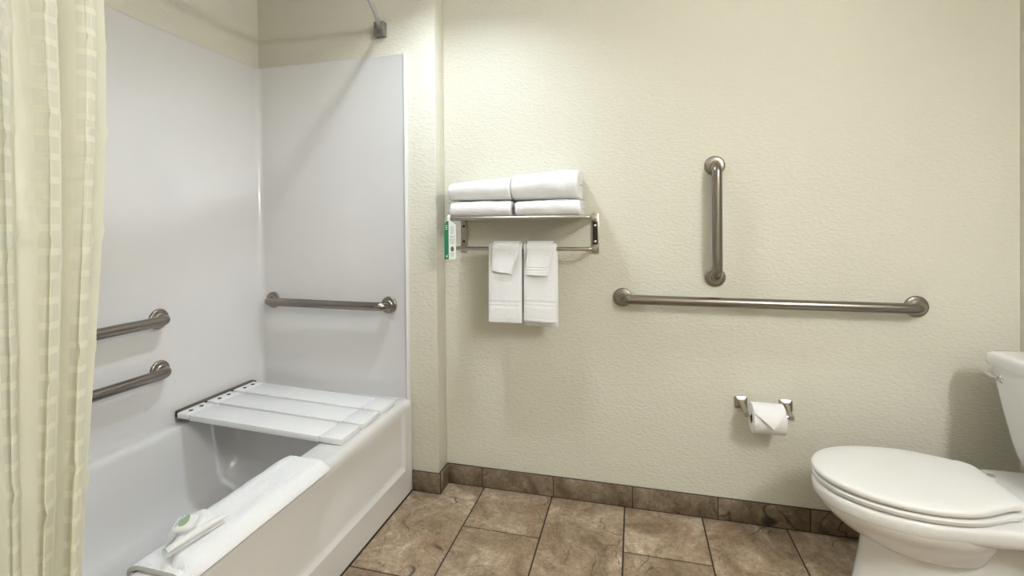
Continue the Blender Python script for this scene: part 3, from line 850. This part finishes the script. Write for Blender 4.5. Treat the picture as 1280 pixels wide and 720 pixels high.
wc = thing('washcloth', 'thin white washcloth folded to a point under the wrapped soap', 'washcloth', (-1.07, .93, .44))
def cloth_poly(m, pts, z0, th, seed, n=10, dome=.004):
    """thick cloth quad from four corners, slightly wavy"""
    rt, rb = [], []
    P = [Vector((p[0], p[1], z0 + (p[2] if len(p) > 2 else 0))) for p in pts]
    rings = []
    for j in range(n+1):
        v = j/n; a = P[0].lerp(P[3], v); b = P[1].lerp(P[2], v); top, bot = [], []
        for i in range(n+1):
            u = i/n; p = a.lerp(b, u)
            q = min(1, min(i, n-i, j, n-j)/1.5); q = .35+.65*q
            w = noise.noise(Vector((p.x*40+seed, p.y*40, seed)))*.0016 + dome*math.sin(PI*u)*math.sin(PI*v)
            top.append(p + Vector((0, 0, th*q + w))); bot.append(p + Vector((0, 0, w*.3)))
        rings.append(top + bot[::-1])
    m.loft(rings, True, True, True)
ZM = .4490
m = MB(); cloth_poly(m, [(-1.126, 1.015), (-1.136, .958), (-1.046, .843), (-1.028, .985)], ZM+.001, .006, 1.0); link('lower_layer', m, 'terry', wc, 60)
m = MB(); cloth_poly(m, [(-1.118, 1.000), (-1.130, .958), (-1.052, .860), (-1.040, .975)], ZM+.0085, .006, 3.0); link('upper_layer', m, 'terry', wc, 60)
m = MB(); cloth_poly(m, [(-1.058, .850, .002), (-1.040, .842, .002), (-1.022, .990, .001), (-1.040, .992, .001)], ZM+.0135, .006, 5.0, dome=.003); link('rolled_edge', m, 'terry_warm', wc, 60)

sp = thing('wrapped_soap', 'small white soap bar in clear wrapper with a green leaf label', 'soap', (-1.085, .925, ZM+.016))
ang = math.radians(28); cS, sS = math.cos(ang), math.sin(ang)
def soap_pt(u, w, z): return (-1.085 + u*cS - w*sS, .925 + u*sS + w*cS, z)
z0 = ZM+.0185
def soap_ring(h, hx, hy, r): return [soap_pt(a, b, h) for a, b in rrect(0, 0, hx, hy, r, 6)]
m = MB(); m.loft([soap_ring(z0, .020, .026, .010), soap_ring(z0+.003, .0235, .0295, .012), soap_ring(z0+.009, .0235, .0295, .012), soap_ring(z0+.0125, .0205, .0265, .011), soap_ring(z0+.0135, .015, .021, .009)])
link('soap_bar', m, 'soap', sp, 60)
m = MB(); leaf = []
for k in range(24):
    a = 2*PI*k/24; leaf.append((.002 - .0095*math.sin(a)*(1-.3*math.cos(a)), .024*math.cos(a)))
m.loft([[soap_pt(-u, w, z0+.0138) for u, w in leaf], [soap_pt(-u, w, z0+.0146) for u, w in leaf]]); link('leaf_label', m, 'label_green', sp, 0)
m = MB(); k_ = [(-.0165, -.021), (-.0145, .021), (-.0125, .021), (-.0145, -.021)]
m.loft([[soap_pt(u, w, z0+.0137) for u, w in k_], [soap_pt(u, w, z0+.0142) for u, w in k_]]); link('print', m, 'print_dark', sp, 0)
m = MB(); rings = []
for h, hx, hy, r in ((z0-.002, .028, .036, .006), (z0+.001, .0285, .0365, .008), (z0+.010, .0262, .0325, .012), (z0+.0155, .0225, .0285, .012), (z0+.0172, .016, .022, .010)):
    ring = []
    for i, p in enumerate(soap_ring(h, hx, hy, r)):
        n_ = noise.noise(Vector((i*.9, h*300, 2)))*.0016; ring.append((p[0]+n_, p[1]-n_, max(z0-.002, p[2]+n_*.6)))
    rings.append(ring)
m.loft(rings); link('wrapper', m, 'clear_wrapper', sp, 25)

# ------------------------------------------------------------------ lamps of the room (both out of the picture)
cl = thing('ceiling_light', 'round flush ceiling light in front of the tub', 'ceiling light', (-.70, 1.48, ZC))
mb = MB(); mb.lathe((-.70, 1.48, ZC-.0005), (0, 0, -1), [(.090, 0), (.090, .056), (.087, .059), (.078, .059), (.075, .056), (.072, .004)], 40, True, False); link('cutoff_drum', mb, 'cutoff_paint', cl, 40)  # unseen housing added round the lamp to keep its light off the upper wall
mb = MB(); mb.lathe((-.70, 1.48, ZC-.003), (0, 0, -1), [(.054, 0), (.053, .004), (.04, .007), (.015, .008)], 32); link('diffuser', mb, 'lamp_diffuser', cl, 60)
vl = thing('vanity_light', 'vanity light bar with three white glass globes on the wall', 'wall light', (XR, .12, 2.0))
mb = MB(); mb.box(XR-.028, XR-.0006, -.17, .41, 2.05, 2.13, .004); link('back_plate', mb, 'nickel', vl, 35)
for y in (-.08, .12, .32):
    mb = MB(); mb.tube([(XR-.026, y, 2.09), (XR-.06, y, 2.09), (XR-.085, y, 2.088)], .012, 14); link('arm', mb, 'nickel', vl, 50)
    mb = MB(); mb.lathe((XR-.135, y, 2.08-.066), (0, 0, 1), [(.004, 0), (.034, .008), (.055, .030), (.066, .066), (.055, .102), (.034, .124), (.004, .132)], 24); link('globe', mb, 'lamp_globe', vl, 60)
